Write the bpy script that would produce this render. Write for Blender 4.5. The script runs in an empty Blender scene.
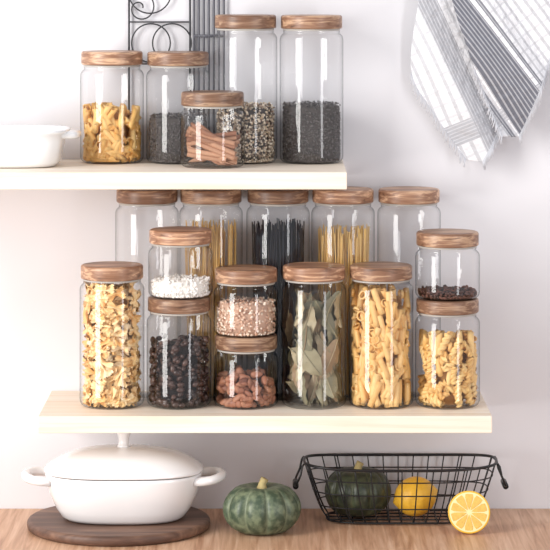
import bpy, math, random
import numpy as np
from mathutils import Vector, Matrix, Euler
random.seed(3)
D=4.0; S=.0015; ZC=.85; Y0=-40; WALL=.135
def W(px,py,Y):
    s=S*(D+Y)/D
    return ((px-275)*s, Y, ZC-(py-Y0)*s)
def WX(px,Y): return (px-275)*S*(D+Y)/D
sc=bpy.context.scene
# ---------------- materials
def lin(c):
    return tuple(((v/255)/12.92 if v/255<=.04045 else ((v/255+.055)/1.055)**2.4) for v in c)+(1,)
def newmat(name):
    m=bpy.data.materials.new(name); m.use_nodes=True
    nt=m.node_tree; b=nt.nodes['Principled BSDF']
    return m,nt,b
def N(nt,t,**k):
    n=nt.nodes.new(t)
    for a,v in k.items(): setattr(n,a,v)
    return n
def plain(name,c,rough=.5,noise=0,nscale=40,bump=0,metal=0,coat=0):
    m,nt,b=newmat(name)
    b.inputs['Base Color'].default_value=lin(c); b.inputs['Roughness'].default_value=rough
    b.inputs['Metallic'].default_value=metal; b.inputs['Coat Weight'].default_value=coat
    tc=N(nt,'ShaderNodeTexCoord'); nz=N(nt,'ShaderNodeTexNoise'); nz.inputs['Scale'].default_value=nscale
    nt.links.new(tc.outputs['Object'],nz.inputs['Vector'])
    if noise:
        mx=N(nt,'ShaderNodeMix',data_type='RGBA'); 
        mx.inputs[6].default_value=lin([max(0,v*(1-noise)) for v in c]); mx.inputs[7].default_value=lin([min(255,v*(1+noise)) for v in c])
        nt.links.new(nz.outputs['Fac'],mx.inputs[0]); nt.links.new(mx.outputs[2],b.inputs['Base Color'])
    if bump:
        bp=N(nt,'ShaderNodeBump'); bp.inputs['Strength'].default_value=bump; bp.inputs['Distance'].default_value=.002
        nt.links.new(nz.outputs['Fac'],bp.inputs['Height']); nt.links.new(bp.outputs[0],b.inputs['Normal'])
    return m
def island(name,cols,rough=.55,nscale=300):
    m,nt,b=newmat(name); g=N(nt,'ShaderNodeNewGeometry'); r=N(nt,'ShaderNodeValToRGB')
    el=r.color_ramp.elements
    while len(el)<len(cols): el.new(.5)
    for i,c in enumerate(cols):
        el[i].position=i/max(1,len(cols)-1); el[i].color=lin(c)
    nt.links.new(g.outputs['Random Per Island'],r.inputs[0])
    tc=N(nt,'ShaderNodeTexCoord'); nz=N(nt,'ShaderNodeTexNoise'); nz.inputs['Scale'].default_value=nscale
    nt.links.new(tc.outputs['Object'],nz.inputs['Vector'])
    mr=N(nt,'ShaderNodeMapRange'); mr.inputs['To Min'].default_value=.88; mr.inputs['To Max'].default_value=1.14
    nt.links.new(nz.outputs['Fac'],mr.inputs['Value'])
    mx=N(nt,'ShaderNodeVectorMath',operation='SCALE'); nt.links.new(r.outputs[0],mx.inputs[0]); nt.links.new(mr.outputs[0],mx.inputs['Scale'])
    nt.links.new(mx.outputs[0],b.inputs['Base Color']); b.inputs['Roughness'].default_value=rough
    return m
def wood(name,cols,scale=(2,30,60),rough=.45,detail=6,objrand=True,bump=.1):
    m,nt,b=newmat(name); tc=N(nt,'ShaderNodeTexCoord'); mp=N(nt,'ShaderNodeMapping'); mp.inputs['Scale'].default_value=scale
    nt.links.new(tc.outputs['Object'],mp.inputs['Vector'])
    if objrand:
        oi=N(nt,'ShaderNodeObjectInfo'); ml=N(nt,'ShaderNodeMath',operation='MULTIPLY'); ml.inputs[1].default_value=40
        nt.links.new(oi.outputs['Random'],ml.inputs[0]); nt.links.new(ml.outputs[0],mp.inputs['Location'])
    nz=N(nt,'ShaderNodeTexNoise'); nz.inputs['Scale'].default_value=1; nz.inputs['Detail'].default_value=detail; nz.inputs['Roughness'].default_value=.6; nz.inputs['Distortion'].default_value=.6
    nt.links.new(mp.outputs[0],nz.inputs['Vector'])
    r=N(nt,'ShaderNodeValToRGB'); el=r.color_ramp.elements
    while len(el)<len(cols): el.new(.5)
    for i,c in enumerate(cols):
        el[i].position=.28+.44*i/(len(cols)-1); el[i].color=lin(c)
    nt.links.new(nz.outputs['Fac'],r.inputs[0]); 
    if objrand:
        mr=N(nt,'ShaderNodeMapRange'); mr.inputs['To Min'].default_value=.72; mr.inputs['To Max'].default_value=1.45
        nt.links.new(oi.outputs['Random'],mr.inputs['Value'])
        mx=N(nt,'ShaderNodeVectorMath',operation='SCALE'); nt.links.new(r.outputs[0],mx.inputs[0]); nt.links.new(mr.outputs[0],mx.inputs['Scale'])
        nt.links.new(mx.outputs[0],b.inputs['Base Color'])
    else: nt.links.new(r.outputs[0],b.inputs['Base Color'])
    bp=N(nt,'ShaderNodeBump'); bp.inputs['Strength'].default_value=bump; bp.inputs['Distance'].default_value=.001
    nt.links.new(nz.outputs['Fac'],bp.inputs['Height']); nt.links.new(bp.outputs[0],b.inputs['Normal'])
    b.inputs['Roughness'].default_value=rough
    return m
def glassmat():
    m=bpy.data.materials.new('clear_glass'); m.use_nodes=True; nt=m.node_tree
    for n in list(nt.nodes): nt.nodes.remove(n)
    out=N(nt,'ShaderNodeOutputMaterial'); lw=N(nt,'ShaderNodeLayerWeight'); lw.inputs['Blend'].default_value=.5
    p=N(nt,'ShaderNodeMath',operation='POWER'); p.inputs[1].default_value=4.5
    nt.links.new(lw.outputs['Facing'],p.inputs[0])
    f=N(nt,'ShaderNodeMath',operation='MULTIPLY_ADD'); f.inputs[1].default_value=.55; f.inputs[2].default_value=.055; nt.links.new(p.outputs[0],f.inputs[0])
    p2=N(nt,'ShaderNodeMath',operation='POWER'); p2.inputs[1].default_value=6; nt.links.new(lw.outputs['Facing'],p2.inputs[0])
    mx=N(nt,'ShaderNodeMix',data_type='RGBA'); mx.inputs[6].default_value=(1,1,1,1); mx.inputs[7].default_value=(.14,.16,.18,1)
    nt.links.new(p2.outputs[0],mx.inputs[0])
    tr=N(nt,'ShaderNodeBsdfTransparent'); nt.links.new(mx.outputs[2],tr.inputs[0])
    gl=N(nt,'ShaderNodeBsdfGlossy'); gl.inputs['Roughness'].default_value=.01
    ms=N(nt,'ShaderNodeMixShader'); nt.links.new(f.outputs[0],ms.inputs[0]); nt.links.new(tr.outputs[0],ms.inputs[1]); nt.links.new(gl.outputs[0],ms.inputs[2])
    nt.links.new(ms.outputs[0],out.inputs[0]); return m
GLASS=glassmat()
LID=wood('acacia_wood',[(70,48,38),(128,92,70),(142,106,84),(196,160,130),(104,74,58)],scale=(9,50,170),rough=.4)
SHELF=wood('pale_pine',[(232,212,188),(246,232,214),(252,243,231)],scale=(2.5,45,70),rough=.5,objrand=False,bump=.04)
TABLE=wood('counter_wood',[(166,120,92),(204,162,130),(228,192,164)],scale=(110,5,10),rough=.45,objrand=False)
BOARD=wood('walnut_wood',[(66,46,38),(104,76,62),(142,108,88)],scale=(5,40,60),rough=.5,objrand=False)
WHITE=plain('white_enamel',(246,246,247),.18,coat=.4)
BLACK=plain('black_wire',(28,28,31),.4)
SEAL=plain('seal_silicone',(186,182,176),.4)
WALLM=plain('wall_paint',(232,231,235),.9,noise=.01,nscale=3)
# ---------------- mesh helpers
def mk(name,v,f,mat,parent=None,smooth=True,sharp=None,loc=None):
    me=bpy.data.meshes.new(name); me.from_pydata([tuple(map(float,p)) for p in v],[],[tuple(int(i) for i in q) for q in f])
    if mat is not None: me.materials.append(mat)
    if smooth: me.polygons.foreach_set('use_smooth',[True]*len(me.polygons))
    if sharp: me.set_sharp_from_angle(angle=math.radians(sharp))
    me.update()
    o=bpy.data.objects.new(name,me); sc.collection.objects.link(o)
    if loc is not None: o.location=loc
    if parent: o.parent=parent
    return o
def empty(name,loc=(0,0,0)):
    e=bpy.data.objects.new(name,None); e.empty_display_size=.02; e.location=loc; sc.collection.objects.link(e); return e
def lathe(prof,n=64):
    v=[];f=[]
    for r,z in prof:
        for i in range(n):
            a=2*math.pi*i/n; v.append((r*math.cos(a),r*math.sin(a),z))
    for j in range(len(prof)-1):
        for i in range(n):
            k=(i+1)%n; f.append((j*n+i,j*n+k,(j+1)*n+k,(j+1)*n+i))
    return v,f
def arc(cx,cz,r,a0,a1,n=6):
    return [(cx+r*math.cos(math.radians(a0+(a1-a0)*i/n)),cz+r*math.sin(math.radians(a0+(a1-a0)*i/n))) for i in range(n+1)]
def box(name,x0,x1,y0,y1,z0,z1,mat,bev=0,parent=None):
    v=[(x,y,z) for x in(x0,x1) for y in(y0,y1) for z in(z0,z1)]
    f=[(0,1,3,2),(4,6,7,5),(0,4,5,1),(2,3,7,6),(0,2,6,4),(1,5,7,3)]
    cx,cy,cz=(x0+x1)/2,(y0+y1)/2,(z0+z1)/2
    v=[(a-cx,b-cy,c-cz) for a,b,c in v]
    o=mk(name,v,f,mat,parent,smooth=False,loc=(cx,cy,cz))
    if bev:
        m=o.modifiers.new('bev','BEVEL'); m.width=bev; m.segments=3
    return o
def tube(pts,r,n=8,closed=False):
    P=[Vector(p) for p in pts]; L=len(P); v=[];f=[]
    up=None
    for i in range(L):
        if closed: t=(P[(i+1)%L]-P[i-1]).normalized()
        else: t=(P[min(i+1,L-1)]-P[max(i-1,0)]).normalized()
        if up is None:
            up=Vector((0,0,1)) if abs(t.z)<.9 else Vector((1,0,0))
        b=t.cross(up).normalized(); up=b.cross(t).normalized()
        rr=r[i] if isinstance(r,(list,tuple)) else r
        for k in range(n):
            a=2*math.pi*k/n; q=P[i]+(b*math.cos(a)+up*math.sin(a))*rr; v.append(tuple(q))
    for i in range(L if closed else L-1):
        j=(i+1)%L
        for k in range(n):
            m=(k+1)%n; f.append((i*n+k,i*n+m,j*n+m,j*n+k))
    if not closed:
        f.append(tuple(range(n))[::-1]); f.append(tuple((L-1)*n+k for k in range(n)))
    return v,f
def merge(parts):
    V=[];F=[]
    for v,f in parts:
        o=len(V); V+=list(v); F+=[tuple(i+o for i in q) for q in f]
    return V,F
# ---------------- content prototypes (unit metres)
def grid(nu,nv,fn):
    v=[fn(i/nu,j/nv) for i in range(nu+1) for j in range(nv+1)]
    f=[(i*(nv+1)+j,(i+1)*(nv+1)+j,(i+1)*(nv+1)+j+1,i*(nv+1)+j+1) for i in range(nu) for j in range(nv)]
    return v,f
def farfalle(L=.0135,Wd=.0095):
    def fn(u,v):
        x=(u*2-1); y=(v*2-1); ax=abs(x); w=.30+.70*min(1,ax*1.3)
        z=.0036*math.cos(y*math.pi*1.5)*(1-ax**2)+.0022*math.sin(y*5+x)*ax
        x2=x*L+(.0010*math.copysign(1,x)*(1 if round(v*12)%2 else -1) if ax>.95 else 0)
        return (x2,y*w*Wd,z)
    return grid(8,12,fn)
def ptube(L,r,n=8,bend=0,slant=0,seg=4):
    v=[];f=[]
    for w,rr in enumerate((r,r*.74)):
        for i in range(seg+1):
            t=i/seg*2-1
            for k in range(n):
                a=2*math.pi*k/n
                x=rr*math.cos(a); y=rr*math.sin(a); z=t*L/2+(slant*x if i in(0,seg) else 0)
                if bend:
                    ang=z*bend; z2=(1/bend-x)*math.sin(ang); x2=1/bend-(1/bend-x)*math.cos(ang); x,z=x2,z2
                v.append((x,y,z))
    m=(seg+1)*n
    for i in range(seg):
        for k in range(n):
            q=(k+1)%n
            f.append((i*n+k,i*n+q,(i+1)*n+q,(i+1)*n+k)); f.append((m+i*n+q,m+i*n+k,m+(i+1)*n+k,m+(i+1)*n+q))
    for k in range(n):
        q=(k+1)%n; f.append((k,m+k,m+q,q)); f.append((seg*n+q,m+seg*n+q,m+seg*n+k,seg*n+k))
    return v,f
def fusilli(L=.03,r=.0045):
    def fn(u,v):
        z=(u-.5)*L; a=v*2*math.pi; tw=u*2*math.pi*1.9
        rr=r*(.55+.45*abs(math.cos(a))**.8); return (rr*math.cos(a+tw),rr*math.sin(a+tw),z)
    return grid(20,12,fn)
def ell(a,b,c,nu=8,nv=6,crease=0,point=0):
    v=[(0,0,c)];f=[]
    for j in range(1,nv):
        t=math.pi*j/nv
        for i in range(nu):
            p=2*math.pi*i/nu
            tap=1-point*math.cos(t)
            x=a*math.sin(t)*math.cos(p)*tap; y=b*math.sin(t)*math.sin(p)*tap
            if crease and i==0: x*=(1-crease)
            v.append((x,y,c*math.cos(t)))
    v.append((0,0,-c)); last=len(v)-1
    for i in range(nu):
        k=(i+1)%nu; f.append((0,1+i,1+k)); f.append((last,1+(nv-2)*nu+k,1+(nv-2)*nu+i))
        for j in range(nv-2): f.append((1+j*nu+i,1+(j+1)*nu+i,1+(j+1)*nu+k,1+j*nu+k))
    return v,f
def leaf(L=.065,Wd=.011,curl=.007):
    def fn(u,v):
        x=(u-.5)*L; y=(v*2-1); w=Wd*math.sin(math.pi*min(.99,max(.01,u)))**.8
        return (y*w,.0035*abs(y)+curl*math.sin(u*3)+.0014*math.sin(u*22)*abs(y),x)
    lv=grid(14,8,fn)
    rib=tube([(0,-.0006+curl*math.sin(u*3),(u-.5)*L) for u in np.linspace(-.08,.97,9)],.0008,4)
    return merge([lv,rib])
def cinn(L=.075,r=.0042):
    parts=[]
    for sgn in(1,-1):
        def fn(u,v,sgn=sgn):
            a=v*2*math.pi*1.35; rr=r*(1-.45*v); return (sgn*(r-.0002-rr*math.cos(a)),rr*math.sin(a),(u-.5)*L)
        parts.append(grid(3,16,fn))
    return merge(parts)
def rmax(z,R,c=.010):
    z=np.clip(z,0,c); return R-(c-np.sqrt(np.maximum(0,c*c-(c-z)**2)))
def scatter(protos,n,R,h,seed,tilt='any',inner=.5,scl=(.85,1.15),z0=.0025,zr=(0,1),wl=.75):
    rg=np.random.default_rng(seed); V=[];F=[];off=0
    for i in range(n):
        pv,pf=protos[i%len(protos)]; pv=np.array(pv,float)*rg.uniform(*scl)
        z=rg.uniform(*zr)*h; a=rg.uniform(0,6.283)
        lo=inner if z<h*.85 else 0
        r=R*math.sqrt(rg.uniform(lo,1))*.97
        if tilt=='any': M=np.array(Euler(rg.uniform(0,6.28,3)).to_matrix())
        elif tilt=='up':
            M=np.array(Matrix.Rotation(a+math.pi/2+rg.normal(0,.35),3,'Z')@Matrix.Rotation(rg.normal(0,wl),3,'Y')@Matrix.Rotation(rg.normal(0,.12),3,'X')@Matrix.Rotation(math.pi*(i%2),3,'Y'))
        elif tilt=='lean':
            M=np.array(Matrix.Rotation(a+math.pi/2,3,'Z')@Matrix.Rotation(rg.normal(0,wl),3,'Y')@Matrix.Rotation(rg.normal(0,.12),3,'X')@Matrix.Rotation(rg.uniform(0,6.28),3,'Z'))
        else:
            M=np.array((Matrix.Rotation(a,3,'Z')@Matrix.Rotation(math.pi/2+rg.normal(0,.55),3,'Y')@Matrix.Rotation(rg.uniform(0,6.28),3,'Z')@Matrix.Rotation(rg.normal(0,.45),3,'X')))
        q=pv@M.T
        c=np.array([r*math.cos(a),r*math.sin(a),z])
        for _ in range(3):
            rad=np.hypot(q[:,0]+c[0],q[:,1]+c[1]).max()
            rc=math.hypot(c[0],c[1])
            if rad>R and rc>1e-5: 
                k=max(0,(rc-(rad-R)*1.0))/rc; c[0]*=k; c[1]*=k
        q=q+c
        zmin=q[:,2].min()
        if zmin<z0: q[:,2]+=(z0-zmin)
        zm=q[:,2].max()
        if zm>h+.008: q[:,2]-=(zm-h-.008)*.9
        q[:,2]=np.clip(q[:,2],z0,h+.014)
        rr=np.hypot(q[:,0],q[:,1]); lim=rmax(q[:,2],R)-.0006*rg.random()
        k=np.where(rr>lim,lim/np.maximum(rr,1e-6),1); q[:,0]*=k; q[:,1]*=k
        V.append(q); F+=[tuple(x+off for x in fc) for fc in pf]; off+=len(q)
    return np.concatenate(V).tolist(),F
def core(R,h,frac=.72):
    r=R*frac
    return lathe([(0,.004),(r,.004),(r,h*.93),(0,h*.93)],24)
JR=.0485; RI=.0462
def jar(name,px,Y,zb,H,contents=None,R=JR):
    X=WX(px,Y); e=empty(name,(X,Y,zb))
    lt=.0215; Hb=H-lt
    prof=[(0,.0012),(R*.6,.0008)]+arc(R-.010,.010,.010,-90,0,6)+[(R,.02),(R,Hb-.022)]+arc(R-.011,Hb-.016,.011,0,65,5)+[(.0432,Hb-.005),(.0428,Hb-.001),(.0428,Hb+.008)]
    v,f=lathe(prof,72); mk('glass_body',v,f,GLASS,e)
    v,f=lathe([(0,.0045),(R*.75,.004),(R-.0045,.009)],48); mk('glass_floor',v,f,GLASS,e)
    lr=.0468
    v,f=lathe([(0.0,Hb+.001),(lr-.0035,Hb+.001)]+arc(lr-.002,Hb+.003,.002,-90,0,3)+[(lr,Hb+lt-.004)]+arc(lr-.0035,Hb+lt-.0035,.0035,0,90,5)+[(lr*.6,Hb+lt),(0,Hb+lt)],64)
    o=mk('wood_lid',v,f,LID,e,sharp=40); 
    v,f=lathe([(.0410,Hb-.002),(.0436,Hb-.002),(.0436,Hb+.001),(.0410,Hb+.001)],48); mk('seal_ring',v,f,SEAL,e)
    if contents: contents(e)
    return e
def fill(e,nm,protos,n,h,mat,corecol,seed,**k):
    cf=k.pop('cf',.7)
    v,f=scatter(protos,n,RI-.001,h,seed,**k); mk(nm,v,f,mat,e)
    v,f=core(RI,h,cf); mk(nm+'_core',v,f,corecol,e)
M_far=island('farfalle_mat',[(244,206,144),(250,222,172),(238,190,120),(252,232,196)])
M_pen=island('penne_mat',[(222,166,88),(236,186,108),(240,202,134)])
M_tub=island('tube_pasta_mat',[(230,180,106),(242,204,140),(220,164,90)])
M_fus=island('fusilli_mat',[(236,190,114),(244,208,142),(224,172,98)])
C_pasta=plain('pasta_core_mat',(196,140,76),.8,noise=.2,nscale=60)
M_cof=island('coffee_mat',[(52,36,32),(74,52,46),(40,28,26),(92,68,60)],rough=.3)
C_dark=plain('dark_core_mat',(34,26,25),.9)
M_nut=island('almond_mat',[(134,82,60),(160,104,78),(176,122,94),(112,66,50)])
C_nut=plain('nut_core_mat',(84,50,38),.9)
M_leaf=island('bay_leaf_mat',[(128,122,96),(156,146,116),(104,104,84),(184,170,138),(150,124,94),(116,118,98)],nscale=120)
M_wht=island('oat_mat',[(255,254,252),(250,248,244),(242,238,232)])
C_wht=plain('oat_core_mat',(245,242,236),.9)
M_mix=island('quinoa_mat',[(240,218,196),(250,238,222),(206,160,132),(232,198,172),(160,108,86)])
C_mix=plain('quinoa_core_mat',(204,168,146),.9)
M_pep=island('pepper_mat',[(76,46,38),(106,66,54),(50,34,32)])
M_chia=island('chia_mat',[(60,56,56),(88,84,84),(122,116,114),(42,40,42)])
M_bw=island('mixed_seed_mat',[(104,80,66),(234,218,194),(70,54,48),(214,188,156),(244,232,214),(140,106,84)])
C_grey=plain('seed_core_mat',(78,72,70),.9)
M_cin=island('cinnamon_mat',[(176,126,98),(196,150,120),(150,102,78)],nscale=150)
M_spa=island('spaghetti_mat',[(236,194,116),(246,210,142),(226,178,100)])
M_ink=island('black_spaghetti_mat',[(34,36,46),(52,56,68),(24,24,30)])
seed_s=ell(.0012,.001,.0014,5,3); seed_b=ell(.0018,.0014,.0024,6,4)
def c_farf(h,s,n): return lambda e: fill(e,'bowtie_pasta',[farfalle(),farfalle(.012,.009)],n,h,M_far,C_pasta,s,tilt='tangent',inner=.4,cf=.55)
def c_penne(h,s): return lambda e: fill(e,'penne_pasta',[ptube(.034,.0046,12,0,.8)],140,h,M_pen,C_pasta,s,cf=.5,tilt='lean',wl=1.0)
def c_tube(h,s):
    def g(e):
        fill(e,'tube_pasta',[ptube(.034,.0048,12),ptube(.038,.0046,12,2.5)],210,h,M_tub,C_pasta,s,tilt='lean',cf=.5,wl=.38,scl=(.92,1.08),inner=.5)
        v,f=scatter([ptube(.004,.0066,18,0,0,2)],60,RI-.001,h,s+50,tilt='tangent',inner=.85,zr=(.35,1)); mk('ring_pasta',v,f,M_tub,e)
    return g
def c_fus(h,s): return lambda e: fill(e,'fusilli_pasta',[fusilli(.034,.0052),ptube(.030,.0044,12,0,.8),fusilli(.030,.0056)],150,h,M_fus,C_pasta,s,tilt='lean',cf=.5,wl=.8)
def c_cof(h,s): return lambda e: fill(e,'coffee_beans',[ell(.0042,.0036,.0056,8,6,.45)],520,h,M_cof,C_dark,s)
def c_nut(h,s): return lambda e: fill(e,'almonds',[ell(.0054,.0038,.0090,10,8,0,.3)],160,h,M_nut,C_nut,s,cf=.6)
def c_oat(h,s): return lambda e: fill(e,'oats',[ell(.0025,.0012,.003,6,3)],1300,h,M_wht,C_wht,s,cf=.9)
def c_mix(h,s): return lambda e: fill(e,'quinoa_grains',[seed_b],2000,h,M_mix,C_mix,s,cf=.88)
def c_pep(h,s): return lambda e: fill(e,'cloves',[ell(.0022,.0022,.0034,6,4)],480,h,M_pep,C_dark,s)
def c_chia(h,s): return lambda e: fill(e,'chia_seeds',[seed_s],6500,h,M_chia,C_grey,s,inner=.8,cf=.92)
def c_bw(h,s): return lambda e: fill(e,'mixed_seeds',[seed_b],3600,h,M_bw,C_grey,s,inner=.7,cf=.85)
def c_leaf(h,s):
    def g(e):
        v,f=scatter([leaf(),leaf(.055,.014,.004),leaf(.072,.012,.010),leaf(.06,.016,-.004)],85,RI-.002,h,s,tilt='up',inner=.1,wl=.55); mk('bay_leaves',v,f,M_leaf,e)
    return g
def c_cinn(h,s):
    def g(e):
        rg=random.Random(s); parts=[]
        pv,pf=cinn()
        for i in range(15):
            M=Matrix.Rotation(rg.uniform(-.7,.7),3,'Z')@Matrix.Rotation(math.radians((90+rg.uniform(8,38)*(1 if i%4 else -.6))),3,'Y')@Matrix.Rotation(rg.uniform(0,6.28),3,'Z')
            c=Vector((rg.uniform(-.008,.008),rg.uniform(-.028,.028),.012+h*.8*(i%5)/5+rg.uniform(0,.006)))
            q=np.array([tuple(M@Vector(p)+c) for p in pv]); q[:,2]=np.clip(q[:,2],.005,.08)
            rr=np.hypot(q[:,0],q[:,1]); lim=rmax(q[:,2],RI)-.001; k=np.where(rr>lim,lim/rr,1); q[:,0]*=k;q[:,1]*=k
            parts.append((q.tolist(),pf))
        v,f=merge(parts); mk('cinnamon_sticks',v,f,M_cin,e)
    return g
def c_spag(h,s,mat,n=150,r=.0009,lean=.012):
    def g(e):
        rg=random.Random(s); parts=[]
        for i in range(n):
            a=rg.uniform(0,6.28); rr=.040*math.sqrt(rg.random()); hh=h*rg.uniform(.93,1)
            x,y=rr*math.cos(a),rr*math.sin(a); dx,dy=rg.uniform(-lean,lean),rg.uniform(-lean,lean)
            x2,y2=x+dx,y+dy; k=math.hypot(x2,y2)
            if k>.040: x2*=.040/k; y2*=.040/k
            parts.append(tube([(x,y,.006),((x+x2)/2,(y+y2)/2,hh/2),(x2,y2,hh)],r,5))
        v,f=merge(parts); mk('spaghetti_strands',v,f,mat,e)
    return g
# ---------------- room
box('wall_back',-2.5,2.5,WALL,WALL+.1,-.9,2.2,WALLM)
box('floor',-2.5,2.5,-5.2,WALL,-.95,-.9,plain('floor_mat',(190,180,168),.7,noise=.05))
ct=empty('kitchen_counter')
box('countertop',-1.6,1.6,-.55,WALL-.0005,-.04,0,TABLE,.003,ct)
box('cabinet',-1.58,1.58,-.5,WALL-.0005,-.9,-.0402,plain('cabinet_mat',(225,224,222),.5),0,ct)
ZL=.182; ZU=.541
box('wall_shelf',-.347,.318,-.095,WALL-.0005,ZL-.025,ZL,SHELF,.0012)
box('wall_shelf',-.75,.1048,-.12,WALL-.0005,ZU-.025,ZU,SHELF,.0012)
# ---------------- jars lower shelf, back row
YB=.083
jar('glass_storage_jar',147,YB,ZL,.318)
jar('spaghetti_jar',211,YB,ZL,.318,c_spag(.27,2,M_spa,120))
jar('black_spaghetti_jar',278,YB,ZL,.318,c_spag(.27,3,M_ink,160))
jar('spaghetti_jar',343,YB,ZL,.318,c_spag(.262,4,M_spa,120))
jar('glass_storage_jar',409,YB,ZL,.318)
# front row
L=.2115; M_=.163; Sm=.1015
jar('bowtie_pasta_jar',112,0,ZL,L,c_farf(.180,11,420))
jar('coffee_bean_jar',179,0,ZL,M_,c_cof(.100,12))
jar('oat_jar',180.5,0,ZL+M_,Sm,c_oat(.028,13))
jar('almond_jar',246,0,ZL,.1065,c_nut(.050,14))
jar('quinoa_jar',246,0,ZL+.1065,.1,c_mix(.052,15))
jar('bay_leaf_jar',314,0,ZL,L-.001,c_leaf(.165,16))
jar('tube_pasta_jar',381,0,ZL,L-.0005,c_tube(.172,17))
jar('fusilli_pasta_jar',447.5,0,ZL,.161,c_fus(.105,18))
jar('clove_jar',447.5,0,ZL+.161,.1,c_pep(.014,19))
# upper shelf
YU=.070
jar('penne_pasta_jar',112,YU,ZU,.170,c_penne(.082,21))
jar('chia_seed_jar',178,YU,ZU,.169,c_chia(.074,22))
jar('mixed_seed_jar',245.5,YU,ZU,.2255,c_bw(.090,23))
jar('chia_seed_jar',311.5,YU,ZU,.225,c_chia(.092,24))
jar('cinnamon_stick_jar',212.5,-.018,ZU,.1125,c_cinn(.048,25))
# ---------------- superellipse loft
def sring(a,b,z,n=72,p=2.6):
    out=[]
    for i in range(n):
        t=2*math.pi*i/n; c,s=math.cos(t),math.sin(t)
        out.append((a*math.copysign(abs(c)**(2/p),c),b*math.copysign(abs(s)**(2/p),s),z))
    return out
def loft(rings,cap0=True,cap1=True):
    n=len(rings[0]); v=[q for r in rings for q in r]; f=[]
    for j in range(len(rings)-1):
        for i in range(n):
            k=(i+1)%n; f.append((j*n+i,j*n+k,(j+1)*n+k,(j+1)*n+i))
    if cap0: f.append(tuple(range(n))[::-1])
    if cap1: f.append(tuple((len(rings)-1)*n+i for i in range(n)))
    return v,f
# board
BX=WX(119,.0)
v,f=lathe([(0,0),(.128,0)]+arc(.131,.006,.006,-90,0,4)+arc(.131,.009,.006,0,90,4)+[(.1,.0145),(0,.0145)],96)
mk('round_wooden_board',v,f,BOARD,sharp=40,loc=(BX,-.005,0.0002))
# tureen
T=empty('white_casserole_dish',(WX(124,.0),-.005,.0155))
body=[(.078,.050,0),(.086,.058,.001),(.093,.064,.006),(.101,.070,.018),(.109,.077,.036),(.114,.081,.052),(.117,.083,.064),(.1175,.0835,.068),(.1165,.0825,.070),(.112,.078,.069),(.105,.073,.050),(.09,.06,.012)]
v,f=loft([sring(a,b,z) for a,b,z in body]); mk('pot_body',v,f,WHITE,T)
lid=[(.110,.077,.070),(.1185,.0845,.0715),(.1190,.085,.074),(.1165,.083,.077),(.108,.077,.083),(.094,.066,.091),(.076,.052,.098),(.052,.034,.103),(.026,.018,.1055),(.012,.010,.106)]
v,f=loft([sring(a,b,z,p=2.6 if a>.05 else 2.1) for a,b,z in lid]); mk('pot_lid',v,f,WHITE,T)
v,f=lathe([(0,.1055),(.011,.1055),(.0085,.108),(.0075,.114),(.0085,.121),(.0105,.126)]+arc(.0065,.1275,.0045,0,90,4)+[(0,.132)],32); mk('lid_knob',v,f,WHITE,T)
for sg in(-1,1):
    pts=[]
    for i in range(17):
        t=math.pi*i/16-math.pi/2
        x=.106+.041*max(0,math.cos(t))**.6; y=.040*math.sin(t)
        pts.append((sg*x,y,.060+.004*math.cos(t)))
    v,f=tube(pts,.0068,12); mk('side_handle',v,f,WHITE,T)
# baking dish upper left
Bd=empty('white_baking_dish',(-.425,.01,ZU+.0005))
rings=[(.090,.055,0),(.097,.061,.001),(.102,.065,.006),(.108,.070,.030),(.110,.072,.042),(.116,.078,.0445),(.117,.079,.047),(.115,.077,.0485),(.108,.070,.047),(.104,.067,.03),(.095,.058,.006)]
v,f=loft([sring(a,b,z*1.15,p=4) for a,b,z in rings]); mk('dish_body',v,f,WHITE,Bd)
for sg in(-1,1):
    hr=[]
    for z,k in((.036,.85),(.038,1),(.043,1),(.0455,.9)):
        hr.append([(sg*.112+x*k,y*k,z*1.15) for x,y,_ in sring(.021,.036,0,40,3)])
    v,f=loft(hr); mk('dish_handle',v,f,WHITE,Bd)
# ---------------- squash
def squashmat(nm,c0,c1,c2):
    m,nt,b=newmat(nm); tc=N(nt,'ShaderNodeTexCoord')
    nz=N(nt,'ShaderNodeTexNoise'); nz.inputs['Scale'].default_value=90; nz.inputs['Detail'].default_value=5; nt.links.new(tc.outputs['Object'],nz.inputs['Vector'])
    r=N(nt,'ShaderNodeValToRGB'); r.color_ramp.elements[0].position=.42; r.color_ramp.elements[0].color=lin(c0); r.color_ramp.elements[1].position=.72; r.color_ramp.elements[1].color=lin(c1)
    nt.links.new(nz.outputs['Fac'],r.inputs[0])
    at=N(nt,'ShaderNodeAttribute'); at.attribute_name='groove'
    mx=N(nt,'ShaderNodeMix',data_type='RGBA'); mx.inputs[7].default_value=lin(c2)
    nt.links.new(at.outputs['Fac'],mx.inputs[0]); nt.links.new(r.outputs[0],mx.inputs[6]); nt.links.new(mx.outputs[2],b.inputs['Base Color'])
    bp=N(nt,'ShaderNodeBump'); bp.inputs['Strength'].default_value=.25; bp.inputs['Distance'].default_value=.001
    nt.links.new(nz.outputs['Fac'],bp.inputs['Height']); nt.links.new(bp.outputs[0],b.inputs['Normal'])
    b.inputs['Roughness'].default_value=.42
    return m
STEM=plain('stem_mat',(176,160,112),.8,noise=.2,nscale=80)
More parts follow.
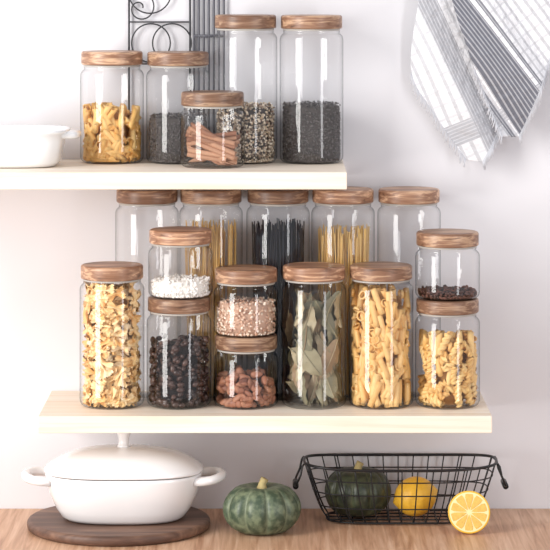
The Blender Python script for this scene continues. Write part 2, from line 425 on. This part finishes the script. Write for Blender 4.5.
def squash(name,X,Y,zb,R,H,mat,lobes=10,rot=0,tilt=0):
    e=empty(name,(X,Y,zb)); nu=160; nv=48; v=[];g=[]
    for j in range(nv+1):
        t=math.pi*j/nv
        for i in range(nu):
            a=2*math.pi*i/nu
            lob=abs(math.cos(lobes*a/2))
            gr=(1-lob)**2.0
            r=R*math.sin(t)**.82*(1-.10*gr*math.sin(t))*(1+.02*math.sin(a*2+1))
            z=math.cos(t)*H/2
            z-=math.exp(-(math.sin(t)/.35)**2)*H*.12*(1 if z>0 else -.8)
            v.append((r*math.cos(a),r*math.sin(a),z+H*.5*.93)); g.append(min(1,max(0,(1-lob)**6))*math.sin(t)**.3*.55)
    f=[(j*nu+i,(j+1)*nu+i,(j+1)*nu+(i+1)%nu,j*nu+(i+1)%nu) for j in range(nv) for i in range(nu)]
    zmin=min(p[2] for p in v); v=[(x,y,z-zmin) for x,y,z in v]
    o=mk('squash_body',v,f,mat,e); at=o.data.attributes.new('groove','FLOAT','POINT'); at.data.foreach_set('value',g)
    ztop=H*.79
    v,f=tube([(0,0,ztop-.004),(0,0,ztop+.004),(.001,0,ztop+.010),(.004,-.001,ztop+.016)],[.011,.007,.0055,.006],10); mk('squash_stem',v,f,STEM,e)
    e.rotation_euler=(tilt,0,rot)
    return e
SQ1=squashmat('green_squash_mat',(66,82,64),(128,140,112),(146,156,128))
SQ2=squashmat('dark_squash_mat',(44,52,40),(82,90,66),(90,96,68))
squash('green_squash',WX(262,-.035),-.035,.0005,.0575,.079,SQ1,10,.15)
squash('green_squash',WX(358,.05),.055,.0085,.051,.078,SQ2,10,.4)
# ---------------- lemons
LEM=plain('lemon_peel',(248,192,62),.4,noise=.05,nscale=250,bump=.3)
def lemon_prof(r,nub=.12):
    return [(r*math.sin(t)*1.0, -r*math.cos(t)*(1.08)+ (nub*r*math.copysign(1,-math.cos(t))*max(0,1-(math.sin(t)/.3))**1)) for t in [math.pi*i/28 for i in range(29)]]
v,f=lathe(lemon_prof(.0295),48)
o=mk('lemon',v,f,LEM,loc=(WX(415,.05),.04,.0375)); o.rotation_euler=(.3,1.3,.4)
HL=empty('halved_lemon',(WX(469,-.05),-.052,.0325))
r=.0312; prof=[(r*math.sin(t),-r*1.0*math.cos(t)) for t in [math.pi/2*i/16 for i in range(17)]]
v,f=lathe(prof+[(r-.0012,.0006),(r-.003,.0004)],56); mk('lemon_peel_half',v,f,LEM,HL)
v,f=lathe([(r-.001,.0004),(r-.004,.0006),(0,.0004)],48); mk('lemon_pith',v,f,plain('pith_mat',(250,232,176),.6),HL)
PULP=plain('lemon_pulp',(240,192,96),.25,noise=.12,nscale=300,bump=.4,coat=.5)
parts=[]
for k in range(10):
    a0=2*math.pi*k/10+.04; a1=2*math.pi*(k+1)/10-.04
    am=(a0+a1)/2
    pts=[(am,.0035)]+[(a0,.009),(a0,.022)]+[(a0+(a1-a0)*q,.0268) for q in(.12,.35,.65,.88)]+[(a1,.022),(a1,.009)]
    lo=[(rr*math.cos(a),rr*math.sin(a),.0004) for a,rr in pts]
    cx=sum(p[0] for p in lo)/len(lo); cy=sum(p[1] for p in lo)/len(lo)
    hi=[(cx+(x-cx)*.95,cy+(y-cy)*.95,.0012) for x,y,_ in lo]
    parts.append(loft([lo,hi],False,True))
v,f=merge(parts); mk('lemon_segments',v,f,PULP,HL,smooth=False)
HL.rotation_euler=(math.radians(80),0,math.radians(-6))
# ---------------- wire basket
BK=empty('wire_basket',(WX(400,.06),.058,.003))
a1,b1,a0,b0,hz=.146,.066,.112,.050,.082
def bp(t,u):
    k=u**.75; a=a0+(a1-a0)*k; b=b0+(b1-b0)*k; p=3.2
    c,s=math.cos(t),math.sin(t)
    return (a*math.copysign(abs(c)**(2/p),c),b*math.copysign(abs(s)**(2/p),s),hz*u+.004*u*c*c)
parts=[]
for u,rr in((0,.0013),(.27,.001),(.52,.001),(.77,.001),(1,.0022)):
    parts.append(tube([bp(2*math.pi*i/96,u) for i in range(96)],rr,8,True))
for i in range(13):
    q=-1+2*i/12; c=math.copysign(abs(q*.97)**1.6,q); t=math.acos(max(-1,min(1,c)))
    side=[bp(t,u) for u in np.linspace(1,0,8)]; side2=[bp(-t,u) for u in np.linspace(0,1,8)]
    parts.append(tube(side+side2,.0011,6))
for i in range(5):
    q=-1+2*i/4; s=math.copysign(abs(q*.9)**1.6,q); t=math.asin(s)
    parts.append(tube([bp(t,u) for u in np.linspace(1,0,8)]+[bp(math.pi-t,u) for u in np.linspace(0,1,8)],.0011,6))
v,f=merge(parts); mk('basket_wires',v,f,BLACK,BK)
for sg in(-1,1):
    x=sg*a1; z=hz+.004
    pts=[(x,-.030,z),(x+sg*.003,-.031,z-.004),(x+sg*.006,-.032,z-.018),(x+sg*.012,-.031,z-.032),(x+sg*.013,-.020,z-.036),(x+sg*.013,.020,z-.036),(x+sg*.012,.031,z-.032),(x+sg*.006,.032,z-.018),(x+sg*.003,.031,z-.004),(x,.030,z)]
    v,f=tube(pts,.0017,8); mk('basket_handle',v,f,BLACK,BK)
    v,f=tube([(x+sg*.013,-.021,z-.036),(x+sg*.013,.021,z-.036)],.0045,12); mk('handle_grip',v,f,BLACK,BK)
# ---------------- wire rack behind upper jars
RK=empty('wire_rack')
yr=.129
def R3(px,py): return W(px,py,yr)
zb=ZU+.0022
parts=[]
xl,xr=WX(129,yr),WX(190,yr); zt=.90
parts.append(tube([(xl,yr,zb),(xl,yr,zt),(xr,yr,zt),(xr,yr,zb)],.0017,8,True))
for (px,py,rp) in((151,43,20),(172,43,20),(150,-8,22)):
    c=R3(px,py); rr=rp*S
    parts.append(tube([(c[0]+rr*math.cos(2*math.pi*i/40),yr-.002,c[2]+rr*math.sin(2*math.pi*i/40)) for i in range(40)],.0013,6,True))
c=R3(140,8)
parts.append(tube([(c[0]+(.004+.022*i/40)*math.cos(i*.2),yr-.001,c[2]+(.004+.022*i/40)*math.sin(i*.2)) for i in range(41)],.0013,6))
for py in(22,64): 
    z=R3(0,py)[2]; parts.append(tube([(xl,yr,z),(xr,yr,z)],.0013,6))
v,f=merge(parts); mk('rack_wires',v,f,plain('rack_metal',(58,58,62),.4),RK)
GR=empty('cooling_grill'); parts=[]
for px in range(194,226,5):
    x=WX(px,yr); parts.append(tube([(x,yr,zb),(x,yr,zt)],.0017,8))
x0,x1=WX(194,yr),WX(224,yr)
for z in(zb,zt,R3(0,36)[2]): parts.append(tube([(x0,yr,z),(x1,yr,z)],.0022,8))
v,f=merge(parts); mk('grill_bars',v,f,plain('grill_metal',(96,96,104),.45),GR)
# ---------------- towel
def clothmat(nm,bands,period,lw,linest=.35,base=(236,236,240),dark=(112,114,124)):
    m,nt,b=newmat(nm); uv=N(nt,'ShaderNodeUVMap'); sp=N(nt,'ShaderNodeSeparateXYZ'); nt.links.new(uv.outputs[0],sp.inputs[0])
    def mth(op,a,v,w=None):
        q=N(nt,'ShaderNodeMath',operation=op)
        for i,s in enumerate((a,v,w)):
            if s is None: continue
            if isinstance(s,(int,float)): q.inputs[i].default_value=s
            else: nt.links.new(s,q.inputs[i])
        return q.outputs[0]
    def line(sock,per,w): return mth('LESS_THAN',mth('FRACT',mth('DIVIDE',sock,per),None),w)
    U,V=sp.outputs[0],sp.outputs[1]
    cur=mth('MULTIPLY',line(U,period,lw),linest)
    cur=mth('MAXIMUM',cur,mth('MULTIPLY',line(V,period*1.6,lw*.5),linest*.5))
    for ax,lo,hi,st in bands:
        s=U if ax==0 else V
        k=mth('MULTIPLY',mth('MULTIPLY',mth('GREATER_THAN',s,lo),mth('LESS_THAN',s,hi)),st)
        fine=mth('MULTIPLY_ADD',line(s,3.4,.68),.4,.6)
        cur=mth('MAXIMUM',cur,mth('MULTIPLY',k,fine))
    mx=N(nt,'ShaderNodeMix',data_type='RGBA'); mx.inputs[6].default_value=lin(base); mx.inputs[7].default_value=lin(dark)
    nt.links.new(cur,mx.inputs[0]); nt.links.new(mx.outputs[2],b.inputs['Base Color']); b.inputs['Roughness'].default_value=.95
    nz=N(nt,'ShaderNodeTexNoise'); nz.inputs['Scale'].default_value=.11; nz.inputs['Detail'].default_value=4; nt.links.new(uv.outputs[0],nz.inputs['Vector'])
    bp_=N(nt,'ShaderNodeBump'); bp_.inputs['Strength'].default_value=.8; bp_.inputs['Distance'].default_value=.006
    nt.links.new(nz.outputs['Fac'],bp_.inputs['Height']); nt.links.new(bp_.outputs[0],b.inputs['Normal'])
    return m
TW=empty('kitchen_towel')
def interp(pts,t):
    x=t*(len(pts)-1); i=min(int(x),len(pts)-2); k=x-i
    p0=pts[max(i-1,0)];p1=pts[i];p2=pts[i+1];p3=pts[min(i+2,len(pts)-1)]
    return tuple(.5*((2*p1[c])+(-p0[c]+p2[c])*k+(2*p0[c]-5*p1[c]+4*p2[c]-p3[c])*k*k+(-p0[c]+3*p1[c]-3*p2[c]+p3[c])*k**3) for c in(0,1))
FR=plain('fringe_thread',(215,216,222),.9)
def panel(nm,left,right,Y,mat,wav,ang,org,fringe):
    nu,nv=80,80; v=[];uvs=[]; ca,sa=math.cos(ang),math.sin(ang)
    def dep(px,py,t):
        g=min(1,.35+.65*t)
        return Y+g*sum(a*math.sin((px*kx+py*ky)*.0628+ph+.6*math.sin(py*.03)) for kx,ky,a,ph in wav)
    for j in range(nv+1):
        t=j/nv; l=interp(left,t); r=interp(right,t)
        for i in range(nu+1):
            u=i/nu; px=l[0]+(r[0]-l[0])*u; py=l[1]+(r[1]-l[1])*u
            x,_,z=W(px,py,Y); y=dep(px,py,t)
            v.append((x,min(y,WALL-.003),z)); dx,dy=px-org[0],py-org[1]
            y2=(y-Y)*300
            uvs.append((dx*sa-dy*ca+y2,dx*ca+dy*sa))
    f=[(j*(nu+1)+i,(j+1)*(nu+1)+i,(j+1)*(nu+1)+i+1,j*(nu+1)+i+1) for j in range(nv) for i in range(nu)]
    o=mk(nm,v,f,mat,TW); ul=o.data.uv_layers.new(name='UVMap')
    for lp in o.data.loops: ul.data[lp.index].uv=uvs[lp.vertex_index]
    s=o.modifiers.new('s','SOLIDIFY'); s.thickness=.0012
    rg=random.Random(5); parts=[]
    for pts,t0,t1,dirx in fringe:
        for i in range(60):
            t=t0+(t1-t0)*i/59; p=interp(pts,t); y=min(dep(p[0],p[1],t),WALL-.003)
            q=(p[0]+dirx*1.5+rg.uniform(-1.5,1.5),p[1]+rg.uniform(5,9))
            A=W(p[0],p[1]-1,Y);B=W(q[0],q[1],Y)
            parts.append(tube([(A[0],y,A[2]),(B[0],y-.001,B[2])],.0006,4))
    if parts:
        vv,ff=merge(parts); mk(nm+'_fringe',vv,ff,FR,TW)
    return o
LA=[(422,-90),(421,-20),(411,68),(433,112),(466,160)]; RA=[(520,-90),(520,0),(516,70),(504,118),(482,162)]
panel('towel_back_fold',LA,RA,.108,clothmat('towel_a',[(0,-26,-6,.6),(1,52,74,.5),(0,28,48,.75)],9,.3,.32),[(1.1,-.35,.008,0),(.5,.1,.005,1.5),(2.1,-1.0,.0030,.4)],math.radians(66),(470,60),[(LA,.52,1,-1),(RA,.8,1,1)])
LB=[(444,-90),(450,-10),(468,50),(486,96),(503,137)]; RB=[(640,-90),(600,-10),(560,38),(540,88),(520,138)]
panel('towel_front_fold',LB,RB,.080,clothmat('towel_b',[(0,-28,4,1.0),(0,8,12,.9),(0,-37,-32,.9),(0,-60,-50,.5),(1,86,100,.5)],8,.32,.38),[(1.0,-.7,.010,.3),(.45,-.2,.007,2.1),(2.4,-1.6,.0032,.4)],math.radians(54),(478,20),[(LB,.6,1,-1),(RB,.6,1,1)])
v,f=tube([W(540,-100,.134),W(540,-100,.08),W(540,-108,.075)],.003,8); mk('towel_hook',v,f,BLACK,TW)
# ---------------- lights
def area(nm,loc,tgt,size,e,col):
    l=bpy.data.lights.new(nm,'AREA'); l.shape='RECTANGLE'; l.size=size[0]; l.size_y=size[1]; l.energy=e; l.color=col
    o=bpy.data.objects.new(nm,l); sc.collection.objects.link(o); o.location=loc
    o.rotation_euler=(Vector(tgt)-Vector(loc)).to_track_quat('-Z','Y').to_euler(); return o
area('window_light_left',(-2.1,-1.7,.95),(-.1,.1,.45),(.9,2.5),86,(1,.98,.95))
area('window_light_right',(1.9,-2.4,.6),(.1,.1,.4),(.45,2.4),24,(.98,.975,1))
w=bpy.data.worlds.new('World'); sc.world=w; w.use_nodes=True
w.node_tree.nodes['Background'].inputs[0].default_value=(.965,.962,1,1); w.node_tree.nodes['Background'].inputs[1].default_value=.68
sc.view_settings.view_transform='Standard'
# ---------------- camera
cam=bpy.data.cameras.new('cam'); co=bpy.data.objects.new('camera',cam); sc.collection.objects.link(co)
co.location=(0,-D,ZC); co.rotation_euler=(math.pi/2,0,0); cam.sensor_width=36; cam.lens=36*D/(550*S); cam.shift_y=-(275-Y0)/550
cam.clip_end=50; sc.camera=co
